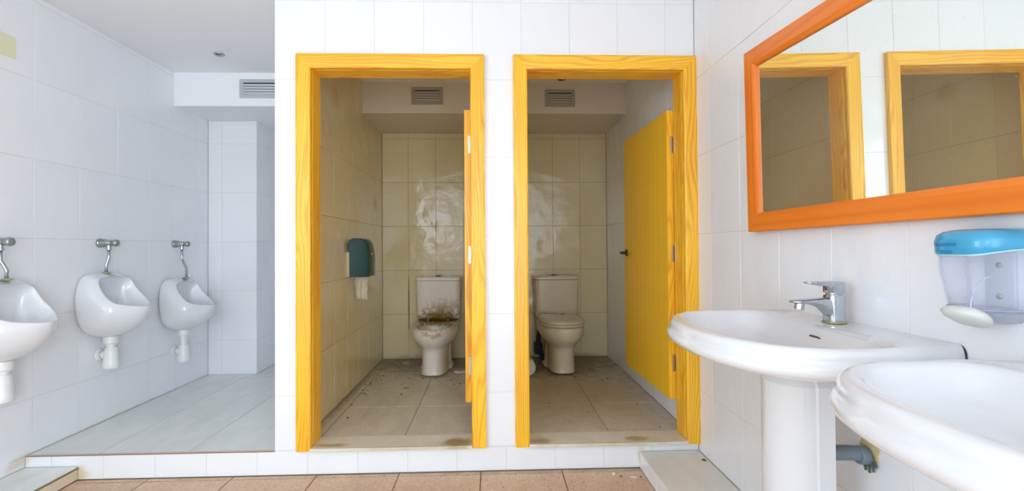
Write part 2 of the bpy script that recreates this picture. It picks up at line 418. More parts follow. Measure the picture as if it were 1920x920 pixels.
# side ledges
def ledge(name, x0, x1, z, y0, y1, edge, label, outer):
    g_ = struct(name, MB().box(x0 + (.008 if outer < 0 else 0), x1 - (.008 if outer > 0 else 0), y0, y1, 0, z-.012), GROUT, label)
    tiling(g_, (0, 0, z), (1, 0, 0), (0, 1, 0), (0, 0, 1), [x0, x1], lines(y0, y1, D-.004-.4454*20, .4454*2), F_PLAT, gap=.003, t=.01)
    xo = x1 if outer > 0 else x0
    tiling(g_, (xo, 0, 0), (0, 1, 0), (0, 0, 1), (outer, 0, 0), lines(y0, y1, D-.25*40, .25), [.001, z-.013], T_WHITE, gap=.003)
    MB().box(xo-.004, xo+.004, y0, y1, z-.0125, z-.006).build('edge_strip', edge, g_)
ledge('floor_ledge_left', XL+.004, -2.054, .0665, YREAR, D-.001, GRIME, 'low pale grey ledge along the left wall below the urinals', 1)
ledge('floor_ledge_right', .752, XR-.002, .0835, YREAR, D-.001, TRIM, 'low pale grey ledge along the right wall below the sinks', -1)

# walls ----------------------------------------------------------------
OP = [(-.925, -.088), (.168, 1.014)]; ZT = 2.062       # rough door openings
wf = MB()
for a, b_ in ((-1.0945, OP[0][0]), (OP[0][1], OP[1][0]), (OP[1][1], XR)): wf.box(a, b_, D+G, 2.446, .122, ZC)
for a, b_ in OP: wf.box(a, b_, D+G, 2.446, ZT, ZC)
wfo = struct('wall_front', wf, GROUT, 'white tiled wall around the two cubicle doorways')
tiling(wfo, (0, D, 0), (1, 0, 0), (0, 0, 1), (0, -1, 0), lines(-1.088, XR-.002, -.8425, .25), rows(.1225, ZC), T_WHITE, holes=[(a-.0, b_+.0, 0, ZT) for a, b_ in OP])
tiling(wfo, (0, D, 0), (1, 0, 0), (0, 0, 1), (0, -1, 0), [-1.095, -1.087], [.1225, ZC], TRIM, gap=.0005, name='corner_strip', jitter=0)

def slab(name, x0, x1, y0, y1, z0, z1, mat, label): return struct(name, MB().box(x0, x1, y0, y1, z0, z1), mat, label)
wl = MB()
WY0, WY1, WZ0, WZ1 = -1.30, .20, .38, 2.22    # left window opening
x0, x1 = XL-.16, XL-G
wl.box(x0, x1, YREAR, WY0, 0, ZC).box(x0, x1, WY1, YB, 0, ZC).box(x0, x1, WY0, WY1, 0, WZ0).box(x0, x1, WY0, WY1, WZ1, ZC)
wlo = struct('wall_left', wl, GROUT, 'white tiled wall behind the urinals')
tiling(wlo, (XL, 0, 0), (0, 1, 0), (0, 0, 1), (1, 0, 0), lines(1.60, YC, 2.369-.2565*5, .2565), rows(.066, ZC), T_WHITE, holes=[(D, 5, 0, ZP)])
tiling(wlo, (XL, 0, 0), (0, 1, 0), (0, 0, 1), (1, 0, 0), lines(YREAR+.01, 1.60, 1.60-.2565*30, .2565), rows(.066, ZC), T_WHITE, joined=True, holes=[(WY0, WY1, WZ0, WZ1)])
W3 = (-3.40, -1.80, .15, 2.15)  # opening added out of view for the right fill lamp
wro = struct('wall_right', MB().box(XR+G, XR+.12, YREAR, W3[0], 0, ZC).box(XR+G, XR+.12, W3[1], YB, 0, ZC).box(XR+G, XR+.12, W3[0], W3[1], 0, W3[2]).box(XR+G, XR+.12, W3[0], W3[1], W3[3], ZC), GROUT, 'white tiled wall behind the sinks and mirror')
RY = 2.178
tiling(wro, (XR, 0, 0), (0, 1, 0), (0, 0, 1), (-1, 0, 0), lines(.60, D-.001, RY-.262*8, .262), rows(.084, ZC), T_WHITE)
tiling(wro, (XR, 0, 0), (0, 1, 0), (0, 0, 1), (-1, 0, 0), lines(YREAR+.01, .60, RY-.262*30, .262), rows(.084, ZC), T_WHITE, joined=True, holes=[W3])
tiling(wro, (XR, 0, 0), (0, 1, 0), (0, 0, 1), (-1, 0, 0), lines(2.448, YB, RY, .262), lines(ZCF, ZC, .133, .4), T_WHITE)
wb = slab('wall_back', XL-.1, XR+.1, YB+G, YB+.1, 0, ZC, GROUT_C, 'beige looking tiled wall behind the toilets')
tiling(wb, (0, YB, 0), (1, 0, 0), (0, 0, 1), (0, -1, 0), lines(C1+.002, -.012, -.7574, .25), lines(ZCF, ZS, .133, .4), T_SHADED)
tiling(wb, (0, YB, 0), (1, 0, 0), (0, 0, 1), (0, -1, 0), lines(.092, XR-.002, .5641, .25), lines(ZCF, ZS, .133, .4), T_SHADED)
tiling(wb, (0, YB, 0), (1, 0, 0), (0, 0, 1), (0, -1, 0), lines(-1.918, -1.097, -1.85, .25), rows(ZP, ZS), T_WHITE)
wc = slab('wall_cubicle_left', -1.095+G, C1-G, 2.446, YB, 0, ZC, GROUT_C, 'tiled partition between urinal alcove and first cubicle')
tiling(wc, (C1, 0, 0), (0, 1, 0), (0, 0, 1), (1, 0, 0), lines(2.448, YB, YB-.26*7+.04, .26), lines(ZCF, ZC, .133, .4), T_SHADED)
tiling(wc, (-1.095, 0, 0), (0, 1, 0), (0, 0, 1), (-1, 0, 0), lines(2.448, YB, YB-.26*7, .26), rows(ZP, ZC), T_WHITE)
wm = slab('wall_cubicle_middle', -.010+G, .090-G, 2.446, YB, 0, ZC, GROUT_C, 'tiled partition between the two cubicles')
tiling(wm, (-.010, 0, 0), (0, 1, 0), (0, 0, 1), (-1, 0, 0), lines(2.448, YB, YB-.26*7, .26), lines(ZCF, ZC, .133, .4), T_SHADED)
tiling(wm, (.090, 0, 0), (0, 1, 0), (0, 0, 1), (1, 0, 0), lines(2.448, YB, YB-.26*7, .26), lines(ZCF, ZC, .133, .4), T_SHADED)
wk = slab('wall_corner', XL, -1.92-G, YC+G, YB, 0, ZS, GROUT, 'white tiled corner pier beside the last urinal')
tiling(wk, (0, YC, 0), (1, 0, 0), (0, 0, 1), (0, -1, 0), [XL+.002, -2.196, -1.921], rows(ZP, ZS), T_WHITE)
tiling(wk, (-1.92, 0, 0), (0, 1, 0), (0, 0, 1), (1, 0, 0), [YC+.001, YC+.20, YB], rows(ZP, ZS), T_WHITE)
# wall behind the camera, with its window
W2 = (-1.84, -.96, 1.13, 2.31)
wr = MB()
wr.box(XL-.16, W2[0], YREAR-.14, YREAR, 0, ZC).box(W2[1], XR+.12, YREAR-.14, YREAR, 0, ZC).box(W2[0], W2[1], YREAR-.14, YREAR, 0, W2[2]).box(W2[0], W2[1], YREAR-.14, YREAR, W2[3], ZC)
struct('wall_rear', wr, simple('white_wall_paint', (.86, .87, .88), .4), 'plain white wall behind the camera')
def window(name, a, b_, z0, z1, axis, pos, label):
    t = empty(name, (0, 0, 0), label, kind='structure'); t_ = .045
    def bx(u0, u1, w0, w1): 
        return MB().box(pos-.03, pos+.03, u0, u1, w0, w1) if axis == 'x' else MB().box(u0, u1, pos-.03, pos+.03, w0, w1)
    for q in ((a, a+t_, z0, z1), (b_-t_, b_, z0, z1), (a+t_, b_-t_, z0, z0+t_), (a+t_, b_-t_, z1-t_, z1), ((a+b_)/2-.02, (a+b_)/2+.02, z0+t_, z1-t_)):
        bx(*q).build('window_frame', TRIM, t)
window('window_1', WY0, WY1, WZ0, WZ1, 'x', XL-.04, 'white framed window in the left wall behind the camera')
window('window_2', W2[0], W2[1], W2[2], W2[3], 'y', YREAR-.04, 'white framed window in the wall behind the camera')
window('added_fill_window', W3[0], W3[1], W3[2], W3[3], 'x', XR+.05, 'added unseen window frame around the fill light in the right wall')  # window invented to frame the added right fill lamp
# ceiling and soffits
struct('ceiling', MB().box(XL-.16, XR+.12, YREAR-.14, YB+.1, ZC, ZC+.1), PLASTER, 'smooth white ceiling')
struct('ceiling_soffit', MB().box(XL, -1.095, 3.384, YB, ZS, ZC), PLASTER, 'white boxed soffit over the urinal alcove')
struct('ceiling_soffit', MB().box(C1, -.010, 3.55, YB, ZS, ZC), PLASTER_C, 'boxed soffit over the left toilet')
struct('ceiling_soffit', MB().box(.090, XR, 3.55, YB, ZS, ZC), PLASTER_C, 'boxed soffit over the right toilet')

# ------------------------------------------------------------------ door frames
def sweep(prof, xi, xr, zb, zt, which):
    """board of profile [(w, y)], w outward from the opening edge; mitred"""
    if which == 'left': r0 = [(xi-w_, y, zb) for w_, y in prof]; r1 = [(xi-w_, y, zt+w_) for w_, y in prof]
    elif which == 'right': r0 = [(xr+w_, y, zb) for w_, y in prof]; r1 = [(xr+w_, y, zt+w_) for w_, y in prof]
    else: r0 = [(xi-w_, y, zt+w_) for w_, y in prof]; r1 = [(xr+w_, y, zt+w_) for w_, y in prof]
    return MB().loft([r0, r1])
CAS = [(-.004, D-.001), (-.004, D-.016), (0, D-.021), (.006, D-.023), (.055, D-.027), (.068, D-.024), (.068, D-.001)]
JAM = [(.016, D+.001), (-.003, D-.006), (-.010, D-.006), (-.014, D-.002), (-.014, D+.006), (-.017, D+.012), (-.020, D+.108), (-.018, D+.112), (.016, D+.112)]
JAM = [(w_+.012, y) for w_, y in JAM]
def door(idx, xi, xr, hinge, label, leaf_label):
    d = empty('door_%d' % idx, (0, 0, 0), label, kind='structure')
    zt = 2.051
    for sd in ('left', 'head', 'right'):
        mt = PINE['x'] if sd == 'head' else PINE['z']
        pr = CAS
        c = sweep(pr, xi, xr, .1245, zt, sd).build('casing', mt, d)
        j = sweep(JAM, xi, xr, .1415, zt, sd).build('jamb', mt, d)
    s_ = MB().box(xi+.002, xr-.002, D-.030, 2.452, .1235, .1395).build('sill', M_SILL, d, bevel=.002)
    return d
d1 = door(1, -.914, -.102, 'right', 'yellow pine door frame of the left cubicle', '')
d2 = door(2, .1825, 1.000, 'right', 'yellow pine door frame of the right cubicle', '')
def hinge_part(parent, x, y, z):
    m = MB().box(x-.020, x-.008, y-.0015, y+.001, z-.047, z+.047)
    m.lathe([(.0001, -.036), (.0055, -.034), (.0055, .034), (.0001, .036)], 12, 'z', (x+.009, y-.004, z))
    m.box(x-.001, x+.008, y-.004, y-.002, z-.034, z+.034)
    m.build('hinge', STEEL, parent, label='steel hinge')
def leaf(x1, rotz, label, hinges_x, handle=True, zoff=0):
    """leaf open at a right angle; hinge stile edge faces the camera at y 2.455"""
    t = empty('cubicle_door', (x1, 2.458, .306), label, 'door', 'doors of the two cubicles', rot=(0, 0, rotz))
    MB().box(-.037, 0, 0, .765, 0, 1.573).build('door_leaf', LEAF, t, bevel=.0015)
    MB().box(-.0373, .0003, -.0008, .0025, .001, 1.572).build('edge_band', PINE['z'], t)
    for z in (1.385, .79, .195): 
        m = MB().box(-.018, -.005, -.0022, .001, z-.047, z+.047)
        for q in (-.03, 0, .03): m.lathe([(.0028, 0), (.002, -.001)], 8, 'y', (-.0115, -.0018, z+q))
        m.lathe([(.0055, -.04), (.0055, .04)], 12, 'z', (.0075, -.001, z))
        m.box(-.005, .005, -.002, 0, z-.038, z+.038)
        m.build('hinge', STEEL, t, label='steel hinge plate')
    if handle:
        h = empty('door_handle', (0, 0, 0)); h.parent = t
        MB().lathe([(.0001, -.012), (.020, -.011), (.024, -.006), (.024, 0)], 20, 'x', (-.037, .715, .787)).build('rosette', DARKM, h, smooth=True)
        MB().tube([(-.040, .715, .787), (-.075, .715, .787), (-.083, .708, .787), (-.085, .69, .786), (-.083, .62, .783)], [.010, .0085, .0095, .010, .0075], 12).build('lever', DARKM, h, smooth=True, label='dark metal lever')
    return t
l1 = leaf(-.108, 0, 'yellow door of the left cubicle, swung inward and seen edge on', -.108, handle=False)
l2 = leaf(.996, math.radians(.9), 'yellow door of the right cubicle, open inward against the side wall', .996)

# ------------------------------------------------------------------ vents and downlights
def vent(x0, x1, y, z0, z1, mat, label, nsl=4):
    t = empty('air_vent', ((x0+x1)/2, y, (z0+z1)/2), label, 'vent'); hx, hz = (x1-x0)/2, (z1-z0)/2; b_ = .026
    m = MB()
    m.box(-hx, hx, -.006, 0, hz-b_, hz).box(-hx, hx, -.006, 0, -hz, -hz+b_).box(-hx, -hx+b_, -.006, 0, -hz+b_, hz-b_).box(hx-b_, hx, -.006, 0, -hz+b_, hz-b_)
    m.build('vent_frame', mat, t, bevel=.001)
    MB().box(-hx+b_-.002, hx-b_+.002, -.0015, -.0005, -hz+b_-.002, hz-b_+.002).build('vent_back', BLACK, t)
    ih = 2*(hz-b_); st_ = ih/(nsl+.35)
    for k in range(nsl):
        zc = -hz+b_ + st_*(k+.45)
        ring = [(-.0015, -st_*.30), (-.005, st_*.42), (-.004, st_*.46), (-.0008, -st_*.2)]
        MB().loft([[(-hx+b_, y_, zc+z_) for y_, z_ in ring], [(hx-b_, y_, zc+z_) for y_, z_ in ring]]).build('slat', mat, t)
vent(-1.838, -1.43, 3.384, 2.241, 2.380, ALU, 'pale grey slatted air vent on the soffit above the urinals')
vent(-.616, -.374, 3.55, 2.251, 2.388, ALU_C, 'small grey slatted air vent above the left toilet')
vent(.424, .660, 3.55, 2.236, 2.372, ALU_C, 'small grey slatted air vent above the right toilet')
def downlight(x, y, mat, label):
    t = empty('downlight', (x, y, ZC), label, 'ceiling light')
    MB().lathe([(.024, 0), (.033, 0), (.034, -.004), (.028, -.009), (.022, -.006), (.022, 0)], 28).build('ring', mat, t, smooth=True)
    MB().lathe([(.0001, -.003), (.020, -.002), (.020, .0)], 24).build('bulb', simple('dark_lamp_glass', (.12, .15, .15), .1, .5), t, smooth=True)
    MB().lathe([(.0001, -.012), (.004, -.012), (.005, -.004)], 12).build('lamp_pin', STEEL, t)
    MB().lathe([(.0001, -.010), (.005, -.010), (.006, -.004)], 12).build('lamp_pin', STEEL, t, loc=(.013, .004, 0))
downlight(-1.795, 3.055, CHROME, 'small chrome ceiling downlight over the urinal alcove')
downlight(.542, 3.462, DARKM, 'dark ceiling downlight in the right cubicle')
# yellowed patch
o = MB().box(XL, XL+.0012, 2.00, 2.277, 2.062, 2.168).build('wall_patch', simple('yellowed_patch', (.76, .74, .50), .5))
tag(o, 'pale yellow rectangular patch high on the left wall', 'patch')

# ------------------------------------------------------------------ urinals
def keyinterp(keys, t):
    # keys: list of tuples at equal steps 0..1 ; smooth (Catmull-Rom, mirrored ends, y mirrored)
    n = len(keys)-1; s_ = t*n; i = min(int(s_), n-1); f = s_-i
    def K(j):
        if j < 0: k = keys[-j]; return (k[0], -k[1], k[2])
        if j > n: k = keys[2*n-j]; return (k[0], -k[1], k[2])
        return keys[j]
    p0, p1, p2, p3 = K(i-1), K(i), K(i+1), K(i+2)
    return tuple(.5*((2*p1[c]) + (-p0[c]+p2[c])*f + (2*p0[c]-5*p1[c]+4*p2[c]-p3[c])*f*f + (-p0[c]+3*p1[c]-3*p2[c]+p3[c])*f**3) for c in range(3))
# (distance from wall, sideways, height below/above top) at top, upper side, side, lower side, front
RIM = [(.082, 0, -.022), (.088, .104, -.036), (.122, .124, -.100), (.192, .116, -.166), (.284, 0, -.190)]
BCK = [(.000, 0, 0), (.000, .130, -.02), (.000, .172, -.15), (.000, .140, -.315), (.000, 0, -.375)]
CA = [(.055, 0, .002), (.070, .115, -.020), (.100, .165, -.110), (.205, .165, -.225), (.303, 0, -.258)]
CB = [(.030, 0, .008), (.030, .135, -.004), (.050, .185, -.170), (.110, .150, -.340), (.190, 0, -.395)]
IA = [(.060, 0, -.030), (.055, .088, -.052), (.092, .106, -.124), (.158, .094, -.200), (.246, 0, -.238)]
IB = [(.030, 0, -.10), (.030, .07, -.12), (.032, .08, -.18), (.08, .07, -.27), (.17, 0, -.31)]
def urinal_mesh():
    n = 48; rings = []
    def at(keys, j):
        t = j/n*2
        if t <= 1: return keyinterp(keys, t)
        k = keyinterp(keys, 2-t); return (k[0], -k[1], k[2])
    for s_ in (0, .12, .25, .4, .55, .7, .85, .94):
        rings.append([bez(at(BCK, j), at(CB, j), at(CA, j), at(RIM, j), s_) for j in range(n)])
    cen = (.15, 0, -.15)
    def push(p, q, k, dn):  # between rim and inner
        return tuple(p[i]*(1-k)+q[i]*k for i in range(2)) + (p[2]*(1-k)+q[2]*k+dn,)
    rim = [at(RIM, j) for j in range(n)]; ia = [at(IA, j) for j in range(n)]
    def lift(p, a):  # rim opening faces up and out
        return (p[0]+a*.5, p[1], p[2]+a*.8)
    rings.append([lift(p, .004) for p in rim])
    rings.append([lift(push(p, q, .35, 0), .006) for p, q in zip(rim, ia)])
    rings.append([lift(push(p, q, .75, 0), .002) for p, q in zip(rim, ia)])
    for s_ in (.15, .35, .6, .85):
        rings.append([bez(ia[j], tuple((ia[j][c]*.5+at(IB, j)[c]*.5) for c in range(3)), at(IB, j), (.09, at(IB, j)[1]*.1, -.26), s_) for j in range(n)])
    rings.append([(.09 + .012*math.cos(2*PI*j/n), .012*math.sin(2*PI*j/n), -.262) for j in range(n)])
    mb = MB().loft(rings); m = mesh('bowl', mb.v, mb.f, True); fixn(m)
    return m
UM = urinal_mesh()
def urinal(y, ztop, zv, kink, longer, labels):
    u = empty('urinal', (XL+.001, y, ztop), labels[0], 'urinal', 'white wall urinals in a row')
    b_ = obj('bowl', UM, CERAMIC, u)
    s_ = b_.modifiers.new('s', 'SUBSURF'); s_.levels = 1; s_.render_levels = 1
    MB().lathe([(.0001, .0025), (.014, .0015), (.016, -.001)], 20, 'z', (.090, 0, -.2590)).build('drain', DULLCHROME, u, smooth=True)
    MB().box(.069, .076, -.016, .016, -.0075, -.0055).build('badge', simple('grey_blue_print', (.33, .37, .45), .4), u, rot=(0, math.radians(4), 0), label='tiny grey maker mark')
    # flush valve
    v = empty('flush_valve', (XL, y, zv), labels[1], 'valve', 'chrome flush valves above the urinals')
    MB().lathe([(.0001, .001), (.026, .001), (.027, .010), (.022, .014), (.016, .015)], 28, 'x').build('escutcheon', DULLCHROME, v, smooth=True)
    MB().lathe([(.021, .010), (.024, .014), (.024, .030), (.018, .034), (.016, .070), (.013, .074)], 24, 'x').build('valve_body', DULLCHROME, v, auto=.6)
    MB().lathe([(.012, .070), (.017, .073), (.0155, .080), (.019, .086), (.0205, .098), (.019, .105), (.015, .108), (.0001, .109)], 24, 'x').build('push_knob', DULLCHROME, v, smooth=True)
    MB().lathe([(.011, -.041), (.014, -.039), (.014, -.029), (.012, -.027), (.012, -.014)], 16, 'z', (.055, 0, 0)).build('nut', CHROME, v, auto=.6)
    zb = ztop - zv
    L_ = -zb - .045
    dx, dy = kink
    pts = [(.055, 0, -.04), (.055, 0, -.045-L_*.30), (.055+dx*.15, dy*.15, -.045-L_*.36), (.055+dx*.85, dy*.85, -.045-L_*.60), (.055+dx, dy, -.045-L_*.67), (.055+dx, dy, zb+.002)]
    MB().tube(pts, .0078, 14).build('flush_pipe', CHROME, v, smooth=True)
    MB().lathe([(.008, .010), (.013, .008), (.024, .004), (.026, .0005)], 20, 'z', (.055+dx, dy, zb)).build('collar', BRASS, v, smooth=True)
    # waste trap
    t = empty('drain_trap', (XL, y, ztop-.372), labels[2], 'drain trap', 'white plastic drain traps below the urinals'); e = longer
    MB().lathe([(.034, .012), (.034, .002)], 24, 'z', (.07, 0, 0)).build('seal', BRASS, t, smooth=True)
    MB().lathe([(.036, .004), (.037, 0), (.036, -.035), (.033, -.038), (.030, -.040), (.030, -.044)], 28, 'z', (.07, 0, 0)).build('top_nut', PLASTIC, t, auto=.6)
    MB().lathe([(.023, -.040), (.023, -.060-e), (.030, -.060-e), (.031, -.070-e), (.029, -.072-e), (.031, -.078-e), (.038, -.150-e), (.040, -.158-e), (.040, -.172-e), (.036, -.182-e), (.030, -.185-e), (.0001, -.186-e)], 28, 'z', (.07, 0, 0)).build('trap_bottle', PLASTIC, t, auto=.6)
    z_ = -.105-e
    MB().lathe([(.017, .052), (.017, .012)], 18, 'x', (0, 0, z_)).build('outlet_arm', PLASTIC, t, smooth=True)
    MB().lathe([(.017, .046), (.024, .045), (.025, .030), (.020, .028)], 22, 'x', (0, 0, z_)).build('outlet_nut', PLASTIC, t, auto=.6)
    MB().lathe([(.020, .014), (.034, .012), (.037, .006), (.036, .001)], 24, 'x', (0, 0, z_)).build('wall_collar', PLASTIC, t, smooth=True)
urinal(2.162, .999, 1.176, (.012, .016), 0, ('white ceramic urinal nearest the camera, cut by the left edge', 'chrome flush valve above the nearest urinal, cut by the left edge', 'white plastic bottle trap below the nearest urinal'))
urinal(2.755, .999, 1.176, (-.010, -.006), 0, ('white ceramic urinal in the middle of the row of three', 'chrome flush valve with bent pipe above the middle urinal', 'white plastic bottle trap below the middle urinal'))
urinal(3.388, .925, 1.176, (.012, .03), .045, ('white ceramic urinal at the far end, mounted lowest beside the corner pier', 'chrome flush valve with the longest pipe above the farthest urinal', 'white bottle trap with long neck below the farthest urinal'))

# ------------------------------------------------------------------ toilets
def toilet(x, mat, label, lid):
    t = empty('toilet', (x, YB-.004, ZCF), label, 'toilet', None)
    n = 44
    def ring(z, hx, yf, yb, ef=2.35, eb=4):
        yc = -.36 if z > .22 else -.33
        return superring(0, yc, hx, -(yf-yc), yb-yc, z, n, ef, eb)
    rs = [ring(0, .112, -.606, -.13, 3.0), ring(.012, .113, -.608, -.13, 3.0), ring(.022, .105, -.600, -.13, 3.0), ring(.10, .102, -.596, -.13, 3.0), ring(.185, .104, -.598, -.13, 3.0),
          ring(.212, .115, -.606, -.10), ring(.235, .138, -.628, -.06), ring(.265, .165, -.660, -.02), ring(.30, .183, -.683, -.012), ring(.335, .187, -.690, -.01),
          ring(.362, .184, -.687, -.01), ring(.374, .176, -.680, -.012), ring(.376, .168, -.672, -.02)]
    rs += [superring(0, -.42, .140, .228, .13, .3755, n, 2.3, 2.6), superring(0, -.42, .132, .220, .12, .368, n, 2.3, 2.6), superring(0, -.42, .128, .214, .11, .33, n, 2.3, 2.4),
           superring(0, -.41, .10, .16, .09, .26, n, 2.2, 2.2), superring(0, -.40, .05, .08, .06, .20, n, 2, 2)]
    MB().loft(rs).build('bowl', mat, t, smooth=True, sub=1)
    # rear trapway flange seen beside the column
    MB().loft([superring(0, -.24, .135, .16, .10, z, 28, 4, 4) if z < .02 else superring(0, -.22, .118-.02*z, .12, .08, z, 28, 4, 4) for z in (0, .015, .03, .12, .22, .245)]).build('rear_foot', mat, t, smooth=True)
    # cistern
    def rr(z, hx, y0, y1): return superring(0, (y0+y1)/2, hx, (y1-y0)/2, (y1-y0)/2, z, 48, 9, 9)
    MB().loft([rr(.383, .165, -.175, -.01), rr(.392, .181, -.188, -.006), rr(.45, .184, -.190, -.004), rr(.715, .192, -.194, -.003), rr(.718, .188, -.19, -.006)]).build('cistern', mat, t, auto=.7)
    MB().loft([rr(.7185, .190, -.192, -.002), rr(.722, .197, -.200, .0), rr(.742, .197, -.200, .0), rr(.749, .192, -.195, -.004), rr(.751, .175, -.18, -.015)]).build('cistern_lid', mat, t, auto=.7)
    for s_ in (-.012, .012):
        MB().lathe([(.013, .751), (.012, .756), (.009, .7585), (.0001, .760)], 16, 'z', (s_-.01, -.10, 0)).build('flush_button', DARKM, t, smooth=True, label='dark flush button')
    if lid:
        def lr(z, hx, yf, yb): return superring(0, -.42, hx, -(yf+.42), yb+.42, z, n, 2.6, 5)
        MB().loft([lr(.378, .172, -.668, -.215), lr(.383, .180, -.678, -.210), lr(.394, .180, -.679, -.210), lr(.398, .174, -.672, -.214)]).build('seat', mat, t, smooth=True)
        MB().loft([lr(.400, .176, -.674, -.206), lr(.404, .182, -.682, -.203), lr(.416, .181, -.680, -.203), lr(.426, .168, -.664, -.212), lr(.429, .12, -.60, -.25), lr(.430, .03, -.45, -.38)]).build('seat_lid', mat, t, smooth=True)
        for (a, b_, s_) in ((-.03, -.27, .008), (.022, -.31, .010), (.05, -.255, .007), (.028, -.30, .006), (-.11, -.24, .006)):
            MB().lathe([(s_, .4285), (s_*.8, .432), (.0001, .434)], 7, 'z', (a, b_, 0)).build('dirt_speck', simple('dark_dirt', (.06, .04, .02), .9), t)
    else:
        MB().tube([(-.17, -.205, .385), (.17, -.205, .385)], .006, 10).build('seat_hinge_bar', simple('stained_hinge_bar', (.10, .06, .015), .7), t)
        for s_ in (-.085, .085): MB().lathe([(.014, .376), (.012, .392), (.006, .396)], 12, 'z', (s_, -.21, 0)).build('hinge_post', simple('stained_post', (.22, .14, .04), .6), t)
    return t
toilet(-.470, C_T1, 'filthy white toilet without seat, brown stains, in left cubicle', False)
toilet(.566, C_T2, 'dusty beige toilet with closed lid in right cubicle', True)
def hose(pts, r, label, blob):
    t = empty('water_hose', pts[0], label, 'hose'); o0 = Vector(pts[0])
    MB().tube([Vector(p)-o0 for p in pts], r, 10).build('hose', RUBBER, t, smooth=True)
    MB().box(*[c for i in range(3) for c in (blob[0][i]-o0[i]-blob[1][i], blob[0][i]-o0[i]+blob[1][i])]).build('valve_block', RUBBER, t, bevel=.006)
hose([(.43, YB-.10, .46), (.415, YB-.12, .38), (.405, YB-.13, .30), (.42, YB-.15, .22), (.45, YB-.2, .15), (.47, YB-.3, .142)], [.018, .018, .02, .025, .018, .010], 'black water hose and valve left of the dusty toilet', ((.407, YB-.10, .235), (.035, .05, .045)))
hose([(-.60, YB-.01, .30), (-.60, YB-.08, .30), (-.57, YB-.12, .32), (-.54, YB-.12, .40)], .011, 'small black valve behind the filthy toilet', ((-.598, YB-.06, .29), (.018, .04, .03)))
# toilet roll lying on its side
t = empty('toilet_roll', (.272, 3.60, ZCF), 'white toilet roll on the floor behind the right door frame', 'toilet roll')
MB().lathe([(.024, -.05), (.060, -.05), (.064, -.046), (.065, .046), (.055, .05), (.024, .05), (.024, -.05)], 36, 'y', (0, 0, .065)).build('roll', simple('greenish_paper', (.66, .68, .60), .8), t, auto=.7)
MB().lathe([(.0001, -.046), (.018, -.044), (.0235, -.049), (.0235, .049)], 28, 'y', (0, 0, .065)).build('core', simple('core_card', (.60, .55, .45), .9), t, smooth=True)

# ------------------------------------------------------------------ paper dispenser in left cubicle
t = empty('paper_dispenser', (C1, 3.15, .94), 'dark green paper dispenser on the left cubicle wall', 'paper dispenser')
prof = [(.012, .165), (.012, .225), (.020, .252), (.042, .264), (.095, .264), (.118, .255), (.134, .230), (.145, .18), (.150, .12), (.150, .05), (.146, .0), (.022, .0), (.018, .02), (.018, .155)]
GRN = simple('dark_green_plastic', (.004, .052, .048), .22)
def dr(y, k):
    cx0, cz0 = .08, .13
    return [(cx0+(a-cx0)*k, y, cz0+(b_-cz0)*k) for a, b_ in prof]
MB().loft([dr(0, .97), dr(.006, 1), dr(.17, 1), dr(.185, .985)]).build('cover', GRN, t, auto=.5)
MB().box(0, .020, -.006, .19, 0, .17).build('back_plate', simple('cream_plastic', (.62, .56, .38), .5), t, bevel=.003)
MB().lathe([(.0001, .0035), (.007, .003), (.009, 0)], 18, 'x', (.146, .10, .155)).build('lock', simple('lock_metal', (.7, .7, .7), .3, .6), t, smooth=True)
PAP = simple('folded_paper', (.66, .60, .47), .9)
t = empty('paper_towel', (C1+.075, 3.24, .94), 'crumpled paper towel hanging from the green dispenser', 'paper towel')
v = []; f = []
nx, nz = 10, 12
for k in range(nz+1):
    for i in range(nx+1):
        u = i/nx-.5; z = -k/nz*(.165+.012*math.sin(i*2.1))
        v.append((u*.095*(1-.15*k/nz) + .002*math.sin(k*1.3), .006*math.sin(i*1.7+k*.15)*(.4+k/nz), z+.003))
for k in range(nz):
    for i in range(nx): a = k*(nx+1)+i; f.append((a, a+1, a+nx+2, a+nx+1))
m = mesh('paper_sheet', v, f, True); o = obj('paper_sheet', m, PAP, t); s_ = o.modifiers.new('s', 'SOLIDIFY'); s_.thickness = .003

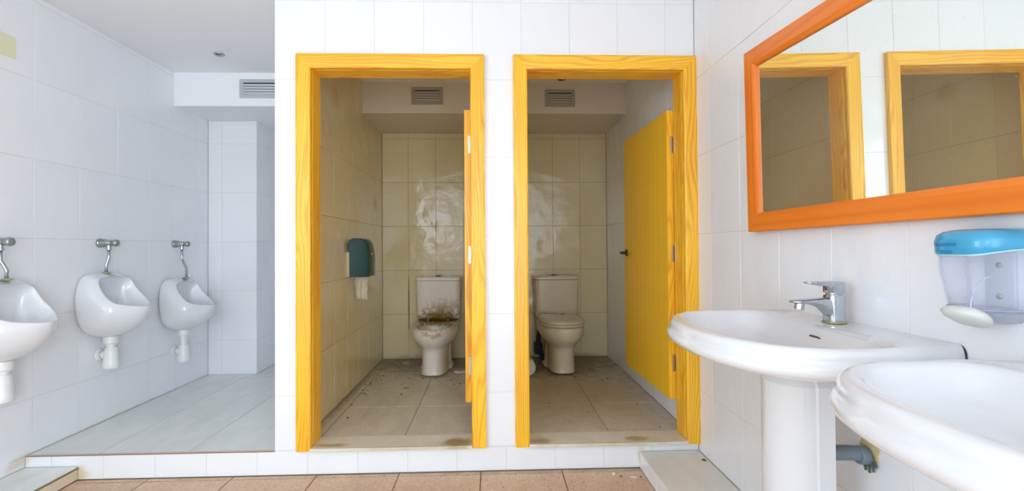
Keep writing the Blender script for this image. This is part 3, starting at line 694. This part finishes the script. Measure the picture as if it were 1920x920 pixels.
# ------------------------------------------------------------------ sinks
def solve(F, th):
    lo, hi = 0, .8; c, s_ = math.cos(th), math.sin(th)
    for _ in range(40):
        mid = (lo+hi)/2
        if F(c*mid, s_*mid): lo = mid
        else: hi = mid
    return (c*lo, s_*lo)
CXS = .765   # ray centre of the basin plan; wall at XR
def FO(x, y):
    X = x+CXS; hw = .342 if X < .93 else .342-.024*(X-.93)/.132
    if X > XR-.001: return False
    if X > .80: return abs(y) < hw
    return ((.80-X)/.258)**2.3 + (abs(y)/.342)**2.3 < 1
def FB(x, y):
    X = x+CXS
    if X > .78: return ((X-.78)/.158)**6 + (abs(y)/.297)**6 < 1
    return ((.78-X)/.180)**2.3 + (abs(y)/.297)**2.3 < 1
def sink_mesh():
    n = 120
    angs = sorted(set([2*PI*i/n for i in range(n)] + [a*s_ for a in (math.atan2(.318, XR-CXS-.001), ) for s_ in (1, -1)]))
    n = len(angs)
    O_ = [solve(FO, a) for a in angs]; B_ = [solve(FB, a) for a in angs]
    def norm(P, i):
        a, b_ = P[i-1], P[(i+1) % n]; tx, ty = b_[0]-a[0], b_[1]-a[1]; l = math.hypot(tx, ty) or 1
        return (ty/l, -tx/l)
    NO = [norm(O_, i) for i in range(n)]; NB = [norm(B_, i) for i in range(n)]
    rings = []
    for ins, z in ((.16, .788), (.11, .806), (.065, .819), (.035, .828), (.014, .8365), (.003, .846), (0, .857), (.002, .866), (.007, .872), (.010, .877), (.0105, .882), (.011, .889), (.0135, .897), (.019, .9025), (.026, .905)):
        ring = []
        for i in range(n):
            x, y = O_[i]; wallish = (x+CXS) > XR-.004
            nx_, ny_ = NO[i]
            if wallish:
                px, py = x, math.copysign(min(abs(y), .3175-ins), y)
            elif x+CXS > .95: px, py = x, math.copysign(abs(y)-ins, y)
            else: px, py = x-nx_*ins, y-ny_*ins
            px = min(px, XR-CXS-.001)
            if z < .83:  # underside gathers towards the pedestal
                k = (.83-z)/.06; py *= 1-.25*k
            # toward the wall the lip loses its moulding and the slab is thinner
            ring.append((px+CXS, py, z + (.002 if z > .9 and x > .1 else 0)))
        rings.append(ring)
    # wall corner on top
    for ex, z in ((.016, .9065), (.006, .9035), (-.003, .893), (-.012, .870), (-.030, .835)):
        rings.append([(B_[i][0]+NB[i][0]*ex+CXS, B_[i][1]+NB[i][1]*ex, z + (0 if B_[i][0] > .1 else -.001)) for i in range(n)])
    for k, z in ((.72, .812), (.45, .800), (.15, .796)):
        rings.append([(B_[i][0]*k+CXS+.01*(1-k), B_[i][1]*k, z) for i in range(n)])
    mb = MB().loft(rings); m = mesh('basin', mb.v, mb.f, True); fixn(m); sharp(m, .95); return m
SM = sink_mesh()
def sink(y, label, flabel):
    t = empty('sink', (0, y, 0), label, 'sink', 'pedestal sinks under the mirror')
    obj('basin', SM, CERAMIC, t)
    # overflow slot on the rear bowl wall
    sl = MB().loft([superring(0, 0, .0115, .006, .006, z, 20, 3, 3) for z in (0, .0015)])
    k = MB()
    ring = lambda h, w_, x: [(x, h*math.copysign(abs(math.cos(a))**.6, math.cos(a)), w_*math.copysign(abs(math.sin(a))**.6, math.sin(a))) for a in [2*PI*i/24 for i in range(24)]]
    k.loft([ring(.023, .0072, 0), ring(.023, .0072, -.0012)])
    k.build('overflow_slot', simple('overflow_shadow', (.10, .085, .05), .6), t, loc=(.9265, -.012, .869), rot=(0, math.radians(-24), 0), label='dark oval overflow slot')
    MB().lathe([(.0001, .002), (.020, .003), (.026, .0)], 24, 'z', (.775, 0, .7965)).build('drain', CHROME, t, smooth=True)
    # pedestal: half round column with flat cheeks
    def pr(z, r, xb, cxp=.875):
        p = [(xb, -r, z), (cxp+.02, -r, z), (cxp+.002, -r, z), (cxp, -r+.002, z)]
        a0 = PI*1.5
        p += [(cxp-.003 - (r-.004)*math.sin(PI*i/20)*1.0, -(r-.004)*math.cos(PI*i/20), z) for i in range(0, 21)]
        p += [(cxp, r-.002, z), (cxp+.002, r, z), (cxp+.02, r, z), (xb, r, z)]
        return p
    MB().loft([pr(.0845, .098, .94), pr(.12, .094, .93), pr(.35, .090, .922), pr(.70, .090, .922), pr(.748, .0905, .922), pr(.753, .088, .924), pr(.800, .066, .94)]).build('pedestal', CERAMIC, t, auto=.45)
    # tap
    f_ = empty('tap', (1.0, y+.010, .9085), flabel, 'tap', 'chrome mixer taps on the sinks')
    MB().lathe([(.0001, 0), (.031, 0), (.031, .003), (.026, .006), (.0001, .007)], 28).build('base_ring', BRASS, f_, smooth=True, label='greenish corroded base ring')
    def sq(z, hx, hy, x0=0): return superring(x0, 0, hx, hy, hy, z, 28, 3.6, 3.6)
    MB().loft([sq(.004, .0245, .023), sq(.03, .0235, .022), sq(.074, .024, .0225), sq(.080, .022, .021)]).build('body', CHROME, f_, auto=.6)
    # spout: flat arch reaching out over the bowl
    sp = []
    for (x, zt_, zb_, hy) in ((.0, .0745, .006, .020), (-.018, .0745, .012, .020), (-.028, .0735, .024, .019), (-.045, .072, .042, .018), (-.070, .070, .052, .0175), (-.098, .068, .0565, .0175), (-.120, .066, .057, .016), (-.128, .064, .059, .010)):
        sp.append([(x, hy*math.copysign(abs(math.cos(a))**.6, math.cos(a)), (zt_+zb_)/2+(zt_-zb_)/2*math.copysign(abs(math.sin(a))**.6, math.sin(a))) for a in [2*PI*i/20 for i in range(20)]])
    MB().loft(sp).build('spout', CHROME, f_, smooth=True, auto=.9)
    MB().lathe([(.0115, .062), (.0125, .058), (.0125, .040), (.0105, .038), (.0001, .0385)], 20, 'z', (0, 0, 0)).build('aerator', CHROME, f_, auto=.6, loc=(-.111, 0, 0), rot=(0, math.radians(8), 0))
    MB().lathe([(.020, .078), (.0205, .084), (.0215, .0845), (.0215, .088)], 24).build('collar', CHROME, f_, auto=.6)
    MB().loft([sq(.087, .0225, .0215), sq(.089, .0235, .0225), sq(.116, .0235, .0225), sq(.119, .021, .020)]).build('cap', CHROME, f_, auto=.6)
    lv = []
    for (x, zt_, zb_, hy) in ((.015, .1195, .106, .0215), (-.02, .1195, .106, .0215), (-.055, .1195, .1085, .018), (-.078, .119, .113, .013), (-.086, .1185, .116, .008)):
        lv.append([(x, hy, zb_), (x, -hy, zb_), (x, -hy, zt_), (x, hy, zt_)])
    MB().loft(lv).build('lever', CHROME, f_, bevel=.0015)
    k = MB().loft([[(x, .006*math.cos(a), .098+.006*math.sin(a)) for a in [2*PI*i/16 for i in range(16)]] for x in (-.0232, -.0245)])
    k.build('hot_mark', simple('red_mark', (.65, .12, .12), .3), f_)
    MB().loft([[(x, .0035*math.cos(a)-.001, .098+.0035*math.sin(a)) for a in [2*PI*i/12 for i in range(12)]] for x in (-.0244, -.0250)]).build('cold_mark', simple('blue_mark', (.03, .05, .18), .3), f_)
sink(1.295, 'white pedestal sink farther from the camera, next to the yellow door frame', 'chrome mixer tap with flat lever on the farther sink')
sink(.558, 'white pedestal sink nearest the camera, cut by the right edge', 'chrome mixer tap on the nearest sink')
# waste pipe and broken hole
t = empty('waste_pipe', (XR, 1.262, .545), 'grey plastic waste pipe entering a broken hole under the sink', 'pipe')
MB().tube([(-.16, .025, -.004), (-.05, .008, 0), (-.02, .003, -.001), (-.002, -.004, -.012)], [.0205, .0205, .0205, .022], 20).build('pipe', GREYPVC, t, smooth=True)
MB().lathe([(.0225, -.034), (.025, -.030), (.0255, -.012), (.023, -.004)], 20, 'x', (0, .002, -.004)).build('collar', GREYPVC, t, auto=.6)
pts = []
rh = random.Random(3)
for i in range(22):
    a = 2*PI*i/22; r_ = (.030 + rh.uniform(0, .013)); pts.append((r_*math.cos(a)*.9, r_*1.25*math.sin(a)+.006))
m = MB().loft([[(-.0003, p[0]*1, p[1]) for p in pts], [(-.003, p[0]*.95, p[1]*.95) for p in pts], [(-.0032, p[0]*.62, p[1]*.62) for p in pts]])
m.build('broken_plaster', simple('crumbled_plaster', (.60, .48, .24), .95, bumpn=(90, 1)), t)
for k_ in range(4):
    a = -1.2 - k_*.5
    MB().tube([(-.004, .02*math.cos(a), .02*math.sin(a)), (-.012, .03*math.cos(a)-.01, .034*math.sin(a)-.004), (-.014, .026*math.cos(a)-.014, .040*math.sin(a)-.006)], .0035, 6).build('rag_strip', simple('old_sealant', (.12, .15, .15), .8), t)

# ------------------------------------------------------------------ mirror
PTS = [(1.7855, 1.1895), (1.7855, 1.904), (.753, 1.839), (.753, 1.194)]     # (Y, height) outer corners, wall side view
WID = .071
def inset_poly(P, d):
    n = len(P); out = []
    cx_ = sum(p[0] for p in P)/n; cy_ = sum(p[1] for p in P)/n
    for i in range(n):
        a, b_, c = P[i-1], P[i], P[(i+1) % n]
        def ln(p, q):
            dx, dy = q[0]-p[0], q[1]-p[1]; l = math.hypot(dx, dy); nx_, ny_ = -dy/l, dx/l
            if (cx_-p[0])*nx_+(cy_-p[1])*ny_ < 0: nx_, ny_ = -nx_, -ny_
            return (p[0]+nx_*d, p[1]+ny_*d, dx/l, dy/l)
        p1 = ln(a, b_); p2 = ln(b_, c); det = p1[2]*(-p2[3])+p2[2]*p1[3]
        t_ = ((p2[0]-p1[0])*(-p2[3])+p2[2]*(p2[1]-p1[1]))/det
        out.append((p1[0]+p1[2]*t_, p1[1]+p1[3]*t_))
    return out
mr = empty('mirror', (XR-.0015, 1.28, 1.190), 'large mirror in an orange wooden frame above the sinks', 'mirror', rot=(0, math.radians(-.75), 0))
def loc_(P, x): return [(x, p[0]-1.28, p[1]-1.19) for p in P]
prof = [(0, -.001), (0, -.036), (.004, -.040), (.055, -.040), (.066, -.037), (.071, -.034), (.071, -.022)]
polys = [loc_(inset_poly(PTS, a), b_) if a else loc_(PTS, b_) for a, b_ in prof]
for s_ in range(4):
    e = (s_+1) % 4
    MB().loft([[q[s_] for q in polys], [q[e] for q in polys]]).build('frame_rail', ORANGE['z' if s_ in (0, 2) else 'y'], mr)
g_in = inset_poly(PTS, .066)
MB().loft([loc_(g_in, -.020), loc_(g_in, -.026)]).build('mirror_glass', MIRROR, mr)

# ------------------------------------------------------------------ soap dispenser
sd = empty('soap_dispenser', (XR-.0015, .916, .985), 'clear soap dispenser with blue lid on the wall right of the tap', 'soap dispenser')
def sring(z, depth, hw, e=3.2, back=0):
    n = 40; r_ = []
    for i in range(n):
        a = PI/2 + PI*i/(n-1); c, s_ = math.cos(a), math.sin(a)
        r_.append((back + (depth+back)*math.copysign(abs(c)**(2/e), c), hw*math.copysign(abs(s_)**(2/e), s_), z))
    return r_
BLUE = simple('teal_blue_lid', (.045, .33, .55), .15, coat=.4)
def lidz(ring, dz): # lower edge dips to the front
    return [(p[0], p[1], p[2] - dz*min(1, max(0, -p[0]/.1))**3) for p in ring]
MB().loft([lidz(sring(.140, .104, .069), .012), lidz(sring(.143, .107, .071), .010), sring(.155, .108, .071), sring(.168, .104, .068), sring(.176, .094, .060), sring(.180, .075, .045), sring(.181, .03, .02)]).build('lid', BLUE, sd, smooth=True, auto=.9)
MB().loft([lidz(sring(.136, .103, .068), .012), lidz(sring(.140, .106, .070), .012)]).build('lid_seam', simple('pale_blue_seam', (.42, .66, .74), .2), sd, smooth=True)
mb = MB().loft([sring(.137, .102, .067), sring(.09, .099, .066), sring(.07, .095, .064), sring(.018, .084, .060)], cap0=False, cap1=False, closed=False)
o = mb.build('tank', CLEAR, sd, smooth=True); s_ = o.modifiers.new('s', 'SOLIDIFY'); s_.thickness = .0022
MB().tube(sring(.017, .085, .061), .0018, 8).build('tank_base_rim', clear_plastic('rim_plastic', (.45, .47, .62), .45), sd, smooth=True)
MB().box(-.006, 0, -.028, .028, .018, .136).build('mounting_plate', simple('grey_mount', (.52, .57, .60), .4), sd, bevel=.002)
for z in (.105, .040): MB().lathe([(.0001, -.0085), (.0055, -.008), (.0065, -.006)], 16, 'x', (0, .0, z)).build('screw', simple('old_screw', (.40, .37, .30), .4, .6), sd, smooth=True)
o = MB().loft([sring(.016, .072, .052), sring(.0, .066, .046), sring(-.011, .048, .034), sring(-.016, .02, .015)]).build('pump_cup', clear_plastic('cup_plastic', (.62, .64, .74), .30), sd, smooth=True)
# curved feed wall inside the tank
MB().tube([(-.09+.05*(1-math.cos(a)), -.02, .018+.066*math.sin(a)) for a in [PI/2*i/10 for i in range(11)]], .0014, 8).build('tank_rib', clear_plastic('rib_plastic', (.75, .77, .9), .45), sd, smooth=True)
lv = []
for (x, zt_, zb_, hy) in ((-.040, .002, -.022, .020), (-.056, .012, -.024, .032), (-.074, .020, -.020, .041), (-.090, .022, -.010, .042), (-.100, .019, -.002, .034), (-.105, .012, .004, .016)):
    lv.append([(x, hy*math.copysign(abs(math.cos(a))**.8, math.cos(a)), (zt_+zb_)/2+(zt_-zb_)/2*math.sin(a)) for a in [2*PI*i/20 for i in range(20)]])
MB().loft(lv).build('push_lever', simple('ivory_plastic', (.66, .68, .64), .3), sd, smooth=True)
MB().lathe([(.0001, -.0185), (.012, -.0175), (.014, -.012)], 16, 'z', (-.034, 0, 0)).build('nozzle', simple('nozzle_white', (.7, .72, .74), .3), sd, smooth=True)
tx = bpy.data.curves.new('lettering', 'FONT'); tx.body = '\u2022 DELUCOSTA'; tx.size = .0088; tx.shear = .3; tx.align_x = 'CENTER'; tx.space_character = 1.05
tmp = bpy.data.objects.new('tmp', tx); COL.objects.link(tmp)
tm = bpy.data.meshes.new_from_object(tmp, depsgraph=bpy.context.evaluated_depsgraph_get()); bpy.data.objects.remove(tmp)
tm.materials.clear()
for v_ in tm.vertices:
    y_ = .020 - v_.co.x; z_ = .1455 + v_.co.y
    v_.co = (-(.1082*(1-(abs(y_)/.0712)**3.2)**(1/3.2)) - .0004, y_, z_)
obj('lettering', tm, simple('dark_blue_print', (.015, .08, .42), .4), sd, label='dark blue slanted lettering')
pc_ = MB().loft([[(x, .014*math.cos(a)+.012, .1335+.0035*math.sin(a)) for a in [2*PI*i/20 for i in range(20)]] for x in (-.1062, -.1075)])
pc_.build('level_window', simple('deep_blue', (.03, .22, .42), .1), sd)

# ------------------------------------------------------------------ litter
def scrap(x, y, z, s_, col, label, seed, cat='paper scrap', name='paper_scrap', flat=.25, long=1.0, group=None):
    r_ = random.Random(seed); n = 7; v = []; f = []
    for j in range(2):
        for i in range(n):
            a = 2*PI*i/n; q = s_*r_.uniform(.6, 1.1)*(1 if j == 0 else .6)
            v.append((q*math.cos(a)*long, q*math.sin(a), (.0008 if j == 0 else s_*flat*r_.uniform(.4, 1.2))))
    v.append((0, 0, s_*flat*.7)); v.append((0, 0, .0003))
    for i in range(n):
        k = (i+1) % n; f += [(i, k, n+k, n+i), (n+i, n+k, 2*n), (k, i, 2*n+1)]
    o = obj(name, mesh(name, v, f), col, None, (x, y, z), (0, 0, r_.uniform(0, 6)))
    tag(o, label, cat, group); return o
PW = simple('scrap_white', (.74, .70, .62), .9); PY = simple('scrap_yellowish', (.50, .42, .22), .9); LB = simple('litter_brown', (.16, .10, .04), .9); LG = simple('litter_gravel', (.07, .055, .035), .9)
scrap(-.262, 3.70, ZCF, .045, PW, 'torn white paper on the floor right of the filthy toilet', 11, long=1.5)
scrap(-.90, 3.62, ZCF, .040, PY, 'crumpled yellowish paper by the left wall of the first cubicle', 12, long=1.5)
scrap(-.76, 4.02, ZCF, .045, PY, 'crumpled yellowish paper in the back left corner of first cubicle', 13, long=1.6)
scrap(.600, 2.27, 0, .011, PW, 'white paper scrap on the brown floor below the riser', 14, flat=.8)
scrap(.618, 2.285, 0, .013, PY, 'dry curled leaf on the brown floor beside the white scrap', 15, cat='leaf', name='dry_leaf', flat=.5)
scrap(.690, 2.235, 0, .014, PW, 'pale sliver of paper on the brown floor near the right ledge', 16, long=1.6, flat=.1)
scrap(.630, 2.245, 0, .006, LB, 'small brown pebble on the floor in front of the white scrap', 17, cat='pebble', name='pebble', flat=.8)
scrap(.745-.02, 2.235, 0, .006, LB, 'small brown pebble at the foot of the right ledge', 18, cat='pebble', name='pebble', flat=.9)
scrap(1.035, 2.22, .0835, .013, LB, 'brown lump of dirt on the right ledge near the door frame', 19, cat='dirt', name='dirt_clump', flat=.8)
# scattered fine debris, nobody could count it
def debris(name, spots, n, smin, smax, mat, label, seed):
    r_ = random.Random(seed); mb = MB()
    for _ in range(n):
        x, y, z, rx, ry = r_.choice(spots)
        px, py = r_.gauss(x, rx), r_.gauss(y, ry); s_ = r_.uniform(smin, smax)
        if py > YB-.02 or px < C1+.02 and y > 2.45: continue
        if y > 2.4 and (py < 2.47 or px > XR-.02 or (-.03 < px < .11)): continue
        if y > 2.4 and ((-.57 < px < -.35 and py > 3.55) or (.45 < px < .68 and py > 3.55)): continue
        if y < 2.4 and (py > 2.325 or px > .74 or px < -2.03): continue
        k = r_.randint(3, 5); a0 = r_.uniform(0, 6)
        v = [(px+s_*math.cos(a0+2*PI*i/k)*r_.uniform(.5, 1), py+s_*math.sin(a0+2*PI*i/k)*r_.uniform(.5, 1), z+.0004) for i in range(k)]
        v.append((px, py, z+s_*r_.uniform(.2, .7)))
        mb.add(v, [(i, (i+1) % k, k) for i in range(k)] + [tuple(range(k))[::-1]])
    o = obj(name, mesh(name, mb.v, mb.f), mat); tag(o, label, 'debris', kind='stuff'); return o
Z = ZCF
debris('dark_debris', [(-.55, 3.8, Z, .28, .2), (-.5, 4.05, Z, .35, .06), (-.9, 3.5, Z, .05, .3), (-.45, 3.45, Z, .25, .15)], 190, .003, .012, LG, 'dark crumbs of dirt scattered around the filthy toilet', 5)
debris('dark_debris', [(.6, 3.95, Z, .3, .15), (.55, 3.6, Z, .2, .12), (.9, 3.9, Z, .12, .2), (.75, 3.2, Z, .25, .3)], 170, .003, .010, LG, 'dark crumbs of dirt scattered around the dusty toilet', 6)
debris('pale_debris', [(-.75, 3.85, Z, .16, .15), (-.5, 3.5, Z, .25, .1), (-.88, 3.55, Z, .06, .15)], 60, .004, .014, PY, 'pale torn bits scattered in the left cubicle', 8)
debris('fine_debris', [(0, 2.29, 0, .9, .05), (.5, 2.25, 0, .4, .1)], 110, .0015, .005, LB, 'fine brown grit along the foot of the white riser', 9)
